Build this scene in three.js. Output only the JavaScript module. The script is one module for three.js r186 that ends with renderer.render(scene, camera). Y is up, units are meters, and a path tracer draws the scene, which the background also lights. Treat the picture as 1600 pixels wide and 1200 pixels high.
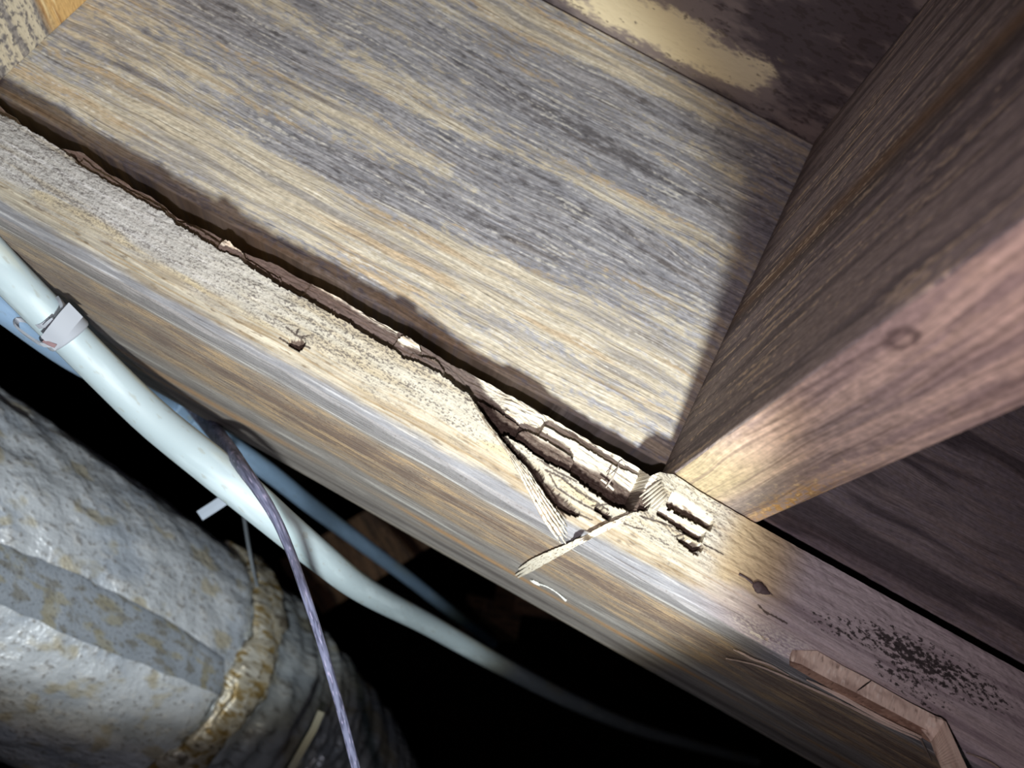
import * as THREE from 'three';
import { RoundedBoxGeometry } from 'three/addons/geometries/RoundedBoxGeometry.js';
import { mergeGeometries } from 'three/addons/utils/BufferGeometryUtils.js';

// ---------------------------------------------------------------- camera, lights, exposure
const scene = new THREE.Scene();
scene.background = new THREE.Color(0x000000);
const FOCAL = 1253.085;                                   // pixels at 1600 x 1200
const EYE = new THREE.Vector3(-0.0787, -0.1568, 0.4072);
const RIGHT = new THREE.Vector3(0.87377, 0.46012, 0.15756);
const UP = new THREE.Vector3(-0.48502, 0.80043, 0.35224);
const BACK = new THREE.Vector3(0.03596, -0.3842, 0.92255);
const camera = new THREE.PerspectiveCamera(2 * Math.atan(600 / FOCAL) * 180 / Math.PI, 4 / 3, 0.01, 30);
camera.position.copy(EYE);
camera.quaternion.setFromRotationMatrix(new THREE.Matrix4().makeBasis(RIGHT, UP, BACK));
camera.focus = 0.415;
camera.userData.fStop = 7.2;

const renderer = new THREE.WebGLRenderer({ antialias: true });
renderer.toneMapping = THREE.LinearToneMapping;
renderer.toneMappingExposure = 1.0;
renderer.shadowMap.enabled = true;

function spot(color, intensity, p, dir, angle, penumbra, radius) {
  const l = new THREE.SpotLight(color, intensity, 0, angle * Math.PI / 180, penumbra, 2);
  l.position.copy(p); l.target.position.copy(p).add(dir);
  l.castShadow = true; l.shadow.radius = radius; l.shadow.mapSize.set(2048, 2048); l.shadow.camera.near = 0.02; l.shadow.bias = -0.0005;
  scene.add(l); scene.add(l.target);
  return l;
}
// the hand torch that aims at the damage: a cold core with a warm rim to its cone
const TORCH = new THREE.Vector3(0.032, -0.31, 0.355), AIM = new THREE.Vector3(-0.42, 0.48, -0.76);
spot(new THREE.Color(0.90, 0.965, 1.0), 1.25, TORCH, AIM, 29.8, 0.12, 0.8);
spot(new THREE.Color(1.0, 0.80, 0.38), 0.24, TORCH, AIM, 30.9, 0.05, 0.8);
spot(new THREE.Color(0.80, 0.92, 1.0), 0.11, TORCH, AIM, 50, 0.9, 0.8);
// the small lamp beside the lens of the telephone
const PHONE = new THREE.Vector3(-0.062, -0.205, 0.400);
spot(new THREE.Color(1.0, 0.83, 0.89), 0.195, PHONE, new THREE.Vector3(-BACK.x, -BACK.y, -BACK.z), 62, 0.6, 0.2);

// ---------------------------------------------------------------- helpers
const V = (x, y, z) => new THREE.Vector3(x, y, z);
const ray = (px, py) => V(0, 0, 0).addScaledVector(RIGHT, (px - 800) / FOCAL).addScaledVector(UP, -(py - 600) / FOCAL).addScaledVector(BACK, -1);
const at = (px, py, depth) => EYE.clone().addScaledVector(ray(px, py), depth);
const onPlane = (px, py, axis, val) => { const r = ray(px, py); return EYE.clone().addScaledVector(r, (val - EYE[axis]) / r[axis]); };
const toPx = (p) => { const d = p.clone().sub(EYE), z = -d.dot(BACK); return [800 + FOCAL * d.dot(RIGHT) / z, 600 - FOCAL * d.dot(UP) / z]; };

let seed = 12345;
const rnd = () => { seed = (seed + 0x6d2b79f5) | 0; let t = Math.imul(seed ^ (seed >>> 15), 1 | seed); t = (t + Math.imul(t ^ (t >>> 7), 61 | t)) ^ t; return ((t ^ (t >>> 14)) >>> 0) / 4294967296; };
const PERM = new Uint8Array(512), GX = new Float32Array(256), GY = new Float32Array(256);
{ const p = [...Array(256).keys()]; for (let i = 255; i > 0; i--) { const j = Math.floor(rnd() * (i + 1)); [p[i], p[j]] = [p[j], p[i]]; }
  for (let i = 0; i < 512; i++) PERM[i] = p[i & 255];
  for (let i = 0; i < 256; i++) { const a = rnd() * 2 * Math.PI; GX[i] = Math.cos(a) * 1.5; GY[i] = Math.sin(a) * 1.5; } }
function noise(x, y) {
  const fx = Math.floor(x), fy = Math.floor(y), X = fx & 255, Y = fy & 255; x -= fx; y -= fy;
  const u = x * x * x * (x * (x * 6 - 15) + 10), v = y * y * y * (y * (y * 6 - 15) + 10), a = PERM[X] + Y, b = PERM[X + 1] + Y;
  const g = (h, dx, dy) => GX[h] * dx + GY[h] * dy;
  const n0 = g(PERM[a], x, y), n1 = g(PERM[b], x - 1, y), n2 = g(PERM[a + 1], x, y - 1), n3 = g(PERM[b + 1], x - 1, y - 1);
  const l0 = n0 + u * (n1 - n0), l1 = n2 + u * (n3 - n2);
  return l0 + v * (l1 - l0);
}
function fbm(x, y, o = 4, gain = 0.5) { let s = 0, a = 1, n = 0; for (let i = 0; i < o; i++) { s += a * noise(x + i * 17.3, y + i * 9.1); n += a; a *= gain; x *= 2.03; y *= 2.03; } return s / n * 1.3; }
const clamp = (x, a = 0, b = 1) => (x < a ? a : x > b ? b : x);
const ss = (a, b, x) => { const t = clamp((x - a) / (b - a)); return t * t * (3 - 2 * t); };
const lerp = (a, b, t) => a + (b - a) * t;
const gauss = (x, y, cx, cy, sx, sy) => { const a = (x - cx) / sx, b = (y - cy) / sy, q = a * a + b * b; return q > 9 ? 0 : Math.exp(-q); };
const C = [0, 0, 0];
const setC = (c) => { C[0] = c[0]; C[1] = c[1]; C[2] = c[2]; };
const mixC = (c, t) => { t = clamp(t); C[0] += (c[0] - C[0]) * t; C[1] += (c[1] - C[1]) * t; C[2] += (c[2] - C[2]) * t; };
const mulC = (k) => { C[0] *= k; C[1] *= k; C[2] *= k; };
// fn(u, v) fills C with an sRGB colour and returns the relief 0..1
function texture(W, H, fn, wrap = THREE.MirroredRepeatWrapping) {
  const col = new Uint8Array(W * H * 4), bmp = new Uint8Array(W * H);
  for (let j = 0, k = 0; j < H; j++) for (let i = 0; i < W; i++, k++) {
    const h = fn((i + 0.5) / W, (j + 0.5) / H);
    col[k * 4] = clamp(C[0], 2, 253); col[k * 4 + 1] = clamp(C[1], 2, 253); col[k * 4 + 2] = clamp(C[2], 2, 253); col[k * 4 + 3] = 255;
    bmp[k] = clamp(h) * 255;
  }
  const map = new THREE.DataTexture(col, W, H), bump = new THREE.DataTexture(bmp, W, H, THREE.RedFormat);
  map.colorSpace = THREE.SRGBColorSpace;
  for (const t of [map, bump]) { t.wrapS = t.wrapT = wrap; t.magFilter = THREE.LinearFilter; t.minFilter = THREE.LinearMipmapLinearFilter; t.generateMipmaps = true; t.needsUpdate = true; }
  return { map, bump };
}
const mat = (o) => new THREE.MeshStandardMaterial({ roughness: 0.85, metalness: 0, ...o });
const used = {};
const numbered = (n) => { const k = used[n] = (used[n] ?? -1) + 1; return k ? n + '_' + String(k).padStart(3, '0') : n; };
function mesh(name, geo, material, parent = scene) {
  const m = new THREE.Mesh(geo, material); m.name = parent === scene ? numbered(name) : name; m.castShadow = m.receiveShadow = true; parent.add(m); return m;
}
function tag(o, label, category, group) { o.userData.label = label; o.userData.category = category; if (group) o.userData.group = group; return o; }
function struct(name, geo, material) { const m = mesh(name, geo, material); m.userData.kind = 'structure'; return m; }
function thing(name, label, category, p) { const g = new THREE.Group(); g.name = numbered(name); g.position.copy(p); scene.add(g); return tag(g, label, category); }
// a child keeps the coordinates of the scene
function part(name, geo, material, root, label) { geo.translate(-root.position.x, -root.position.y, -root.position.z); const m = mesh(name, geo, material, root); if (label) m.userData.label = label; return m; }
function subpart(name, geo, material, root, parent, label) { geo.translate(-root.position.x, -root.position.y, -root.position.z); const m = mesh(name, geo, material, parent); if (label) m.userData.label = label; return m; }
function mapUV(geo, fn) {
  const p = geo.attributes.position, n = geo.attributes.normal, uv = new Float32Array(p.count * 2);
  for (let i = 0; i < p.count; i++) { const [a, b] = fn(p.getX(i), p.getY(i), p.getZ(i), n.getX(i), n.getY(i), n.getZ(i)); uv[i * 2] = a; uv[i * 2 + 1] = b; }
  geo.setAttribute('uv', new THREE.BufferAttribute(uv, 2)); return geo;
}
// a grid surface from f(i, j) -> Vector3, u(i, j) -> [u, v]; rows j, columns i
function gridGeo(nx, ny, f, uvf, closeU = false) {
  const pos = new Float32Array(nx * ny * 3), uv = new Float32Array(nx * ny * 2), idx = [];
  for (let j = 0, k = 0; j < ny; j++) for (let i = 0; i < nx; i++, k++) { const p = f(i, j); pos[k * 3] = p.x; pos[k * 3 + 1] = p.y; pos[k * 3 + 2] = p.z; const q = uvf(i, j); uv[k * 2] = q[0]; uv[k * 2 + 1] = q[1]; }
  for (let j = 0; j < ny - 1; j++) for (let i = 0; i < nx - 1; i++) { const a = j * nx + i, b = a + 1, c = a + nx, d = c + 1; idx.push(a, b, d, a, d, c); }
  const g = new THREE.BufferGeometry();
  g.setAttribute('position', new THREE.BufferAttribute(pos, 3)); g.setAttribute('uv', new THREE.BufferAttribute(uv, 2));
  g.setIndex(idx.length > 65535 * 3 ? new THREE.BufferAttribute(new Uint32Array(idx), 1) : idx); g.computeVertexNormals(); return g;
}
// a tube along points with its own radius at each, elliptical by flat, roughened by rough(t, phi)
function tubeGeo(points, radii, { seg = 80, ring = 16, flat = 1, twist = 0, rough = null, caps = true } = {}) {
  const curve = new THREE.CatmullRomCurve3(points, false, 'centripetal'), fr = curve.computeFrenetFrames(seg, false), pos = [], uv = [], idx = [], nP = points.length;
  const len = curve.getLength();
  // arc-length parameter of every control point, so that radii follow them
  const N = [], L = curve.getLengths(400); for (let k = 0; k < nP; k++) N.push(L[Math.round(400 * k / (nP - 1))] / len);
  const rAt = (t) => { if (typeof radii === 'number') return radii; let k = 0; while (k < nP - 2 && N[k + 1] < t) k++; return lerp(radii[k], radii[k + 1], clamp((t - N[k]) / (N[k + 1] - N[k] || 1))); };
  for (let i = 0; i <= seg; i++) {
    const t = i / seg, p = curve.getPointAt(t), r = rAt(t), B = fr.binormals[i], M = fr.normals[i];
    for (let j = 0; j <= ring; j++) {
      const ph = j / ring * Math.PI * 2, a = Math.cos(ph), b = Math.sin(ph) * flat, tw = twist * t, x = a * Math.cos(tw) - b * Math.sin(tw), y = a * Math.sin(tw) + b * Math.cos(tw), k = r + (rough ? rough(t, j === ring ? 0 : ph) : 0);
      const q = p.clone().addScaledVector(M, x * k).addScaledVector(B, y * k); pos.push(q.x, q.y, q.z); uv.push(t * len, j / ring);
    }
  }
  const w = ring + 1;
  for (let i = 0; i < seg; i++) for (let j = 0; j < ring; j++) { const a = i * w + j, b = a + 1, c = a + w, d = c + 1; idx.push(a, b, d, a, d, c); }
  if (caps) for (const e of [0, seg]) { const p = curve.getPointAt(e / seg), n = pos.length / 3; pos.push(p.x, p.y, p.z); uv.push(e / seg * len, 0.5); for (let j = 0; j < ring; j++) { const a = e * w + j; e ? idx.push(n, a + 1, a) : idx.push(n, a, a + 1); } }
  const g = new THREE.BufferGeometry();
  g.setAttribute('position', new THREE.Float32BufferAttribute(pos, 3)); g.setAttribute('uv', new THREE.Float32BufferAttribute(uv, 2)); g.setIndex(idx); g.computeVertexNormals();
  g.userData = {}; return g;
}
// a closed bar lofted through rings of points
function loft(rings) {
  const n = rings[0].length, pos = [], idx = [];
  for (const r of rings) for (const p of r) pos.push(p.x, p.y, p.z);
  for (let i = 0; i < rings.length - 1; i++) for (let j = 0; j < n; j++) { const a = i * n + j, b = i * n + (j + 1) % n, c = a + n, d = b + n; idx.push(a, b, d, a, d, c); }
  for (let j = 1; j < n - 1; j++) { idx.push(0, j + 1, j); const o = (rings.length - 1) * n; idx.push(o, o + j, o + j + 1); }
  const g = new THREE.BufferGeometry(); g.setAttribute('position', new THREE.Float32BufferAttribute(pos, 3)); g.setIndex(idx);
  const f = g.toNonIndexed(); f.computeVertexNormals();
  return mapUV(f, (x, y, z) => [x * 8, (y + z) * 8]);
}

// ---------------------------------------------------------------- the main measures (metres)
const ZS = 0.02896, YB = -0.0551, ZB = -0.1826, H = 0.2726, XL = -0.4329, W = 0.05, TOP = -0.0006;
const RIM_BOTTOM = 0.0148;

// ---------------------------------------------------------------- wood textures
const rimXY = (px, py) => { const p = onPlane(px, py, 'z', 0); return [p.x, p.y]; };
const rimBlobs = [ // pixel centre, size along the grain and across it, weight of grey mould (+) or bare tan wood (-)
  [420, 60, .07, .012, .9], [330, 40, .03, .01, .6], [560, 60, .05, .012, .5], [700, 60, .06, .010, .35], [640, 130, .05, .010, -.5], [470, 90, .06, .006, -.4], [820, 160, .08, .016, .55], [900, 110, .06, .012, .5],
  [860, 60, .06, .010, -.6], [1010, 120, .08, .007, -.8], [800, 260, .09, .016, .8], [950, 220, .08, .016, .7], [1080, 300, .07, .016, .65], [1120, 220, .06, .012, .5], [880, 370, .06, .02, .6], [720, 330, .07, .014, .6],
  [560, 280, .05, .012, .75], [690, 190, .06, .007, -.8], [600, 215, .05, .006, -.6], [1040, 250, .05, .006, -.5], [930, 300, .06, .005, -.5], [300, 200, .07, .012, -.5], [430, 210, .05, .01, .35], [550, 150, .05, .009, .1],
  [200, 110, .04, .01, .2], [100, 90, .03, .012, .3], [250, 90, .05, .006, -.3], [650, 400, .08, .010, -.6], [760, 440, .08, .012, -.5], [450, 330, .07, .010, -.5], [560, 370, .06, .010, -.2], [900, 480, .06, .012, -.3],
  [1040, 400, .05, .014, .5], [1100, 470, .04, .012, .2], [1000, 560, .05, .014, -.25], [920, 560, .06, .008, -.1], [1040, 620, .03, .008, .1], [340, 290, .06, .006, .2], [800, 500, .06, .006, .3],
].map(([px, py, sx, sy, w]) => [...rimXY(px, py), sx, sy, w]);
const RX0 = -0.62, RXW = 1.0, RY0 = 0.01, RYH = 0.27;
const rimTex = texture(2048, 700, (u, v) => {
  const x = RX0 + u * RXW, y0 = RY0 + v * RYH, y = y0 + 0.0035 * noise(x * 9, y0 * 25) + 0.0012 * noise(x * 30, y0 * 60) - 0.012 * (x + 0.2);
  let g = -0.04 + 0.9 * (y0 - 0.12);
  for (const b of rimBlobs) { const q = gauss(x, y0, b[0], b[1], b[2], b[3]); if (q) g += b[4] * q; }
  const s1 = fbm(x * 7, y * 130, 3), s2 = fbm(x * 16 + 5, y * 420, 3), s3 = noise(x * 50, y * 1600), blot = fbm(x * 95, y * 230, 4, 0.65), bl2 = fbm(x * 260 + 3, y * 420, 3, 0.6);
  const grey = ss(-0.22, 0.28, g + 0.5 * s1 + 0.55 * blot + 0.15 * s2 + 0.3 * bl2 - 0.02);
  setC([218, 207, 184]); mixC([236, 228, 208], ss(-0.1, 0.5, s2)); mixC([196, 164, 124], ss(0.1, 0.55, fbm(x * 8 + 9, y * 90, 3)) * 0.5); mixC([164, 160, 158], ss(-0.05, 0.4, fbm(x * 11 + 2, y * 160, 3) + 0.3 * bl2) * 0.75);
  mixC([lerp(142, 182, ss(-.3, .4, s2)), lerp(143, 182, ss(-.3, .4, s2)), lerp(152, 188, ss(-.3, .4, s2))], grey * 0.9);
  mixC([76, 72, 74], ss(0.12, 0.75, blot * 0.7 + g * 0.55 + s1 * 0.45 - 0.15) * 0.62);
  mixC([226, 222, 210], ss(0.42, 0.7, noise(x * 22, y * 380) + 0.35 * bl2) * 0.7);
  mixC([92, 78, 66], ss(0.35, 0.6, noise(x * 12 + 40, y * 700)) * 0.28);
  const right = ss(0.03, 0.08, x); if (right > 0) { mixC([134, 122, 128], right * 0.75); mixC([68, 60, 64], right * ss(-0.05, 0.3, fbm(x * 6, y * 55, 3)) * 0.6); }
  mulC(0.9 + 0.13 * s3 + 0.14 * bl2);
  return 0.5 + 0.22 * s2 + 0.18 * s3 + 0.25 * bl2;
});

const RW = 0.30;                                          // reach of the beam's unrolled texture, across the grain
const SX0 = -0.46, SXW = 0.72, S_TOP = 0.012, S_FRONT = S_TOP - YB;
// black mould at the lit end, as centres on the front face
const mould = [[1290, 975, .012, .004, .5], [1330, 985, .012, .005, .6], [1390, 1000, .014, .006, .9], [1430, 1030, .016, .008, 1], [1480, 1050, .016, .007, .9], [1540, 1080, .014, .007, .7], [1400, 1055, .01, .006, .6], [1450, 1090, .012, .005, .5]]
  .map(([px, py, sx, sy, w]) => { const p = onPlane(px, py, 'z', ZS); return [p.x, p.y, sx, sy, w]; });

// how far the eaten, puffed-up face stands out from the plane of the beam's sound end (top edge, arris)
const BULGE = [[-0.6, .006, 0], [-0.47, .008, 0], [-0.40, .009, 0], [-0.36, .011, 0], [-0.30, .015, .004], [-0.25, .018, .007], [-0.20, .019, .010], [-0.12, .019, .009], [-0.06, .018, .005], [-0.03, .014, .002], [-0.012, .009, 0], [0, .004, 0], [0.02, .001, 0], [0.05, 0, 0], [2, 0, 0]];
const bulgeAt = (x, k) => { let i = 0; while (i < BULGE.length - 2 && BULGE[i + 1][0] < x) i++; const a = BULGE[i], b = BULGE[i + 1]; return lerp(a[k], b[k], ss(0, 1, clamp((x - a[0]) / (b[0] - a[0])))); };
const bulge = (x, y) => lerp(bulgeAt(x, 2), bulgeAt(x, 1), ss(YB, -0.012, y));
// a pixel of the photograph on the beam's face, at a depth below it
const onFace = (px, py, d = 0) => { let p = onPlane(px, py, 'z', ZS - d); for (let k = 0; k < 4; k++) p = onPlane(px, py, 'z', ZS - d + bulge(p.x, p.y)); return p; };
const mouldPatch = (() => { const p = onPlane(1217, 1004, 'z', ZS); return [p.x, p.y]; })();

// ---------------------------------------------------------------- the shape of the damage on the beam's face
const line = (list, depth) => {                           // visible edge in the photograph -> sorted [x, y, depth]
  const r = list.map(([px, py, d]) => { const dd = (d ?? depth) * 0.95, p = onFace(px, py, dd); return [p.x, p.y, dd]; }), o = [];
  for (const q of r) if (!o.length || q[0] > o[o.length - 1][0] + 1e-5) o.push(q);
  return o;
};
const along = (l, x, k) => { const n = l.length; if (x <= l[0][0]) return l[0][k]; if (x >= l[n - 1][0]) return l[n - 1][k]; let a = 0, b = n - 1; while (b - a > 1) { const m = (a + b) >> 1; if (l[m][0] <= x) a = m; else b = m; } return lerp(l[a][k], l[b][k], (x - l[a][0]) / (l[b][0] - l[a][0])); };
const SHELL = line([[-60, 150], [0, 178], [12, 181], [15, 184], [50, 205], [92, 230], [112, 243], [117, 247], [118, 252], [125, 257], [175, 286], [230, 317], [272, 341], [274, 348], [305, 365], [342, 389], [370, 400], [400, 422], [445, 449], [470, 461], [520, 491], [534, 497], [565, 516], [590, 532], [615, 545], [619, 546],
  [623, 552], [629, 557], [649, 563], [682, 578], [690, 586], [717, 606], [732, 614], [739, 622], [750, 640], [765, 660], [782, 676], [810, 689], [832, 706], [860, 725], [880, 733], [915, 759], [940, 776], [950, 785], [986, 798], [997, 801], [1032, 736], [1052, 741], [1120, 776], [1200, 818], [1400, 930], [1600, 1045]], 0);
const BASE = line([[-60, 135, .010], [0, 165, .012], [10, 175, .012], [28, 187, .010], [33, 195, .003], [60, 211, .001], [95, 232, .002], [99, 227, .012], [118, 231, .013], [125, 237, .013], [145, 250, .013], [165, 268, .013], [180, 276, .013], [200, 288, .013], [206, 294, .014], [232, 305, .016], [255, 320, .016], [270, 334, .014], [277, 341, .017],
  [305, 352, .02], [335, 366, .02], [352, 376, .02], [365, 384, .02], [379, 394, .02], [407, 405, .022], [422, 409, .022], [445, 421, .022], [470, 436, .021], [484, 444, .020], [488, 443, .0175], [540, 472, .0165], [590, 501, .0165], [625, 520, .0165], [650, 533, .017], [682, 555, .0185], [705, 569, .019], [728, 580, .0235], [735, 584, .025], [775, 606, .024], [788, 613, .022],
  [803, 621, .018], [818, 629, .0175], [850, 647, .0175], [860, 653, .0238], [917, 686, .0238], [960, 710, .0225], [1000, 733, .019], [1010, 739, .008], [1016, 744, .002], [1030, 738, .001], [1052, 741, 0]]);
const LAYERS = [
  line([[349, 374], [352, 372], [361, 379], [365, 383], [375, 389], [380, 395]], .0065),
  line([[278, 345], [290, 349], [310, 357], [330, 370], [343, 378]], .012),
  line([[130, 247], [150, 263], [175, 280], [205, 297], [240, 316], [262, 330]], .008),
  line([[372, 401], [385, 404], [400, 412], [420, 426], [440, 436]], .017),
  line([[622, 528], [628, 524], [635, 523], [650, 534], [655, 540], [659, 548]], .0115),
  line([[645, 551], [660, 556], [680, 561], [688, 569], [695, 580]], .010),
  line([[739, 620], [760, 632], [785, 646], [800, 656], [812, 665], [820, 672]], .014),
  line([[851, 664], [860, 669], [885, 684], [900, 688], [913, 698], [935, 711], [960, 726], [970, 731], [990, 739], [1004, 743], [1013, 751]], .0165),
  line([[811, 675], [818, 671], [825, 672], [840, 680], [860, 691], [880, 703], [893, 711], [898, 722]], .0092),
];
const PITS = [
  [[[768, 664], [782, 683], [796, 702], [812, 722], [828, 741], [850, 769], [866, 788], [884, 801], [903, 806]], [[771, 660], [783, 676], [810, 705], [827, 721], [846, 735], [853, 751], [866, 764], [885, 780], [906, 801]], .0075, 0.12, .9],  // groove and its dark tint stand in for the soft shadow of the splinters
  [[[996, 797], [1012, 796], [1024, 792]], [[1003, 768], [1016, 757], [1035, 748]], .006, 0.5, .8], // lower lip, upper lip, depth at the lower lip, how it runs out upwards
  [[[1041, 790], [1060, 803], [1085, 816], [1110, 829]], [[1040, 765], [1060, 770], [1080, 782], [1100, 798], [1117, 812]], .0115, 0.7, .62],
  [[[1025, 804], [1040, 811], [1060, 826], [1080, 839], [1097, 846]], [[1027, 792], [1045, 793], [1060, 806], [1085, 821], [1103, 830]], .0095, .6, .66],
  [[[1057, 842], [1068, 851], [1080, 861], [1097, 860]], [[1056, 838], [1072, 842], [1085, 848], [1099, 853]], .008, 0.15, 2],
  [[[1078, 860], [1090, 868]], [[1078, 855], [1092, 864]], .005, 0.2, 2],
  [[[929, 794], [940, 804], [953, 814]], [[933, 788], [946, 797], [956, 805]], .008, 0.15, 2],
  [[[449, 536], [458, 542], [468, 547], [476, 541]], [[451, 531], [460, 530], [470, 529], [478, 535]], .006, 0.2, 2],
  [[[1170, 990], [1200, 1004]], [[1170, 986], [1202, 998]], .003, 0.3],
].map(([lo, hi, d, p, shadeReach = 0]) => ({ lo: line(lo, 0), hi: line(hi, 0), d, p, shadeReach })); // lined: how much of it is painted dark brown in place of shade
const CRACKS = [
  [[447, 511], [456, 518], [462, 524], [470, 527], [477, 530]], [[470, 527], [483, 524]], [[476, 540], [484, 543]], [[437, 528], [450, 536]], [[462, 524], [466, 514]],
  [[859, 741], [871, 762], [890, 775], [915, 790], [935, 800]], [[852, 734], [877, 746], [902, 767], [927, 781], [950, 797]], [[925, 790], [945, 788], [958, 786]], [[880, 790], [900, 802], [925, 812]], [[726, 622], [736, 626]], [[845, 720], [870, 737], [900, 752]],
  [[1060, 829], [1078, 836], [1092, 846]], [[1055, 838], [1070, 834], [1085, 842]], [[1000, 806], [1030, 815], [1050, 822]], [[975, 818], [990, 824], [1003, 826]], [[1185, 945], [1200, 960]], [[1195, 955], [1230, 974]], [[1100, 850], [1130, 866]], [[1340, 1085], [1365, 1066]],
].map((c) => c.map(([px, py]) => { const p = onFace(px, py); return [p.x, p.y]; }));
const crackBox = CRACKS.map((c) => [Math.min(...c.map((p) => p[0])) - .002, Math.max(...c.map((p) => p[0])) + .002, Math.min(...c.map((p) => p[1])) - .002, Math.max(...c.map((p) => p[1])) + .002]);
function crackDepth(x, y) {
  let best = 0;
  for (let k = 0; k < CRACKS.length; k++) {
    const b = crackBox[k]; if (x < b[0] || x > b[1] || y < b[2] || y > b[3]) continue;
    const c = CRACKS[k], jx = x + 0.0003 * noise(x * 900, y * 900), jy = y + 0.0003 * noise(x * 900 + 7, y * 900);
    for (let i = 0; i < c.length - 1; i++) {
      const ax = c[i][0], ay = c[i][1], dx = c[i + 1][0] - ax, dy = c[i + 1][1] - ay, t = clamp(((jx - ax) * dx + (jy - ay) * dy) / (dx * dx + dy * dy)), q = Math.hypot(jx - ax - t * dx, jy - ay - t * dy);
      best = Math.max(best, 1 - ss(0.0001, 0.0006, q));
    }
  }
  return best;
}
const X_DAMAGE_END = SHELL.find((q) => q[0] > onFace(1030, 737).x - 1e-4)[0];
function topAt(x) { // the real height of the beam's upper front edge
  let y = along(BASE, x, 1);
  if (x < XL + 0.004 || x > -0.002) y = Math.min(y, TOP);
  return y + 0.0004 * noise(x * 180, 3.3) * (x < X_DAMAGE_END ? 1 : 0.3);
}
const shellAt = (x) => along(SHELL, x, 1) + (x < X_DAMAGE_END ? 0.0005 * noise(x * 260, 1.7) + 0.0003 * noise(x * 900, 8.7) : 0);
function damage(x, y) { // depth below the face
  let d = 0;
  if (x < X_DAMAGE_END && y > shellAt(x)) {
    d = along(BASE, x, 2);
    for (const l of LAYERS) if (x >= l[0][0] && x <= l[l.length - 1][0]) { const e = along(l, x, 1) + 0.0003 * noise(x * 400 + 31 * l[0][2] * 1000, 5.1); if (y <= e && l[0][2] < d) d = l[0][2]; }
    d += 0.0006 * noise(x * 60, y * 700) + 0.0004 * noise(x * 250, y * 1200);
    if (d < 0.0005) d = 0.0005;
  }
  for (const p of PITS) {
    const a = Math.max(p.lo[0][0], p.hi[0][0]), b = Math.min(p.lo[p.lo.length - 1][0], p.hi[p.hi.length - 1][0]);
    if (x < a || x > b) continue;
    const lo = along(p.lo, x, 1) + 0.0005 * noise(x * 500, 2.2), hi = along(p.hi, x, 1) + 0.0006 * noise(x * 400, 9.2);
    if (y > lo && y < hi) d = Math.max(d, p.d * Math.pow(1 - (y - lo) / (hi - lo), p.p));
  }
  return d;
}
const frassLine = line([[742, 600], [765, 622], [785, 640], [812, 672], [835, 692], [880, 718], [900, 722], [940, 742], [965, 756], [985, 770], [1000, 792]], .0165);

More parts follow.
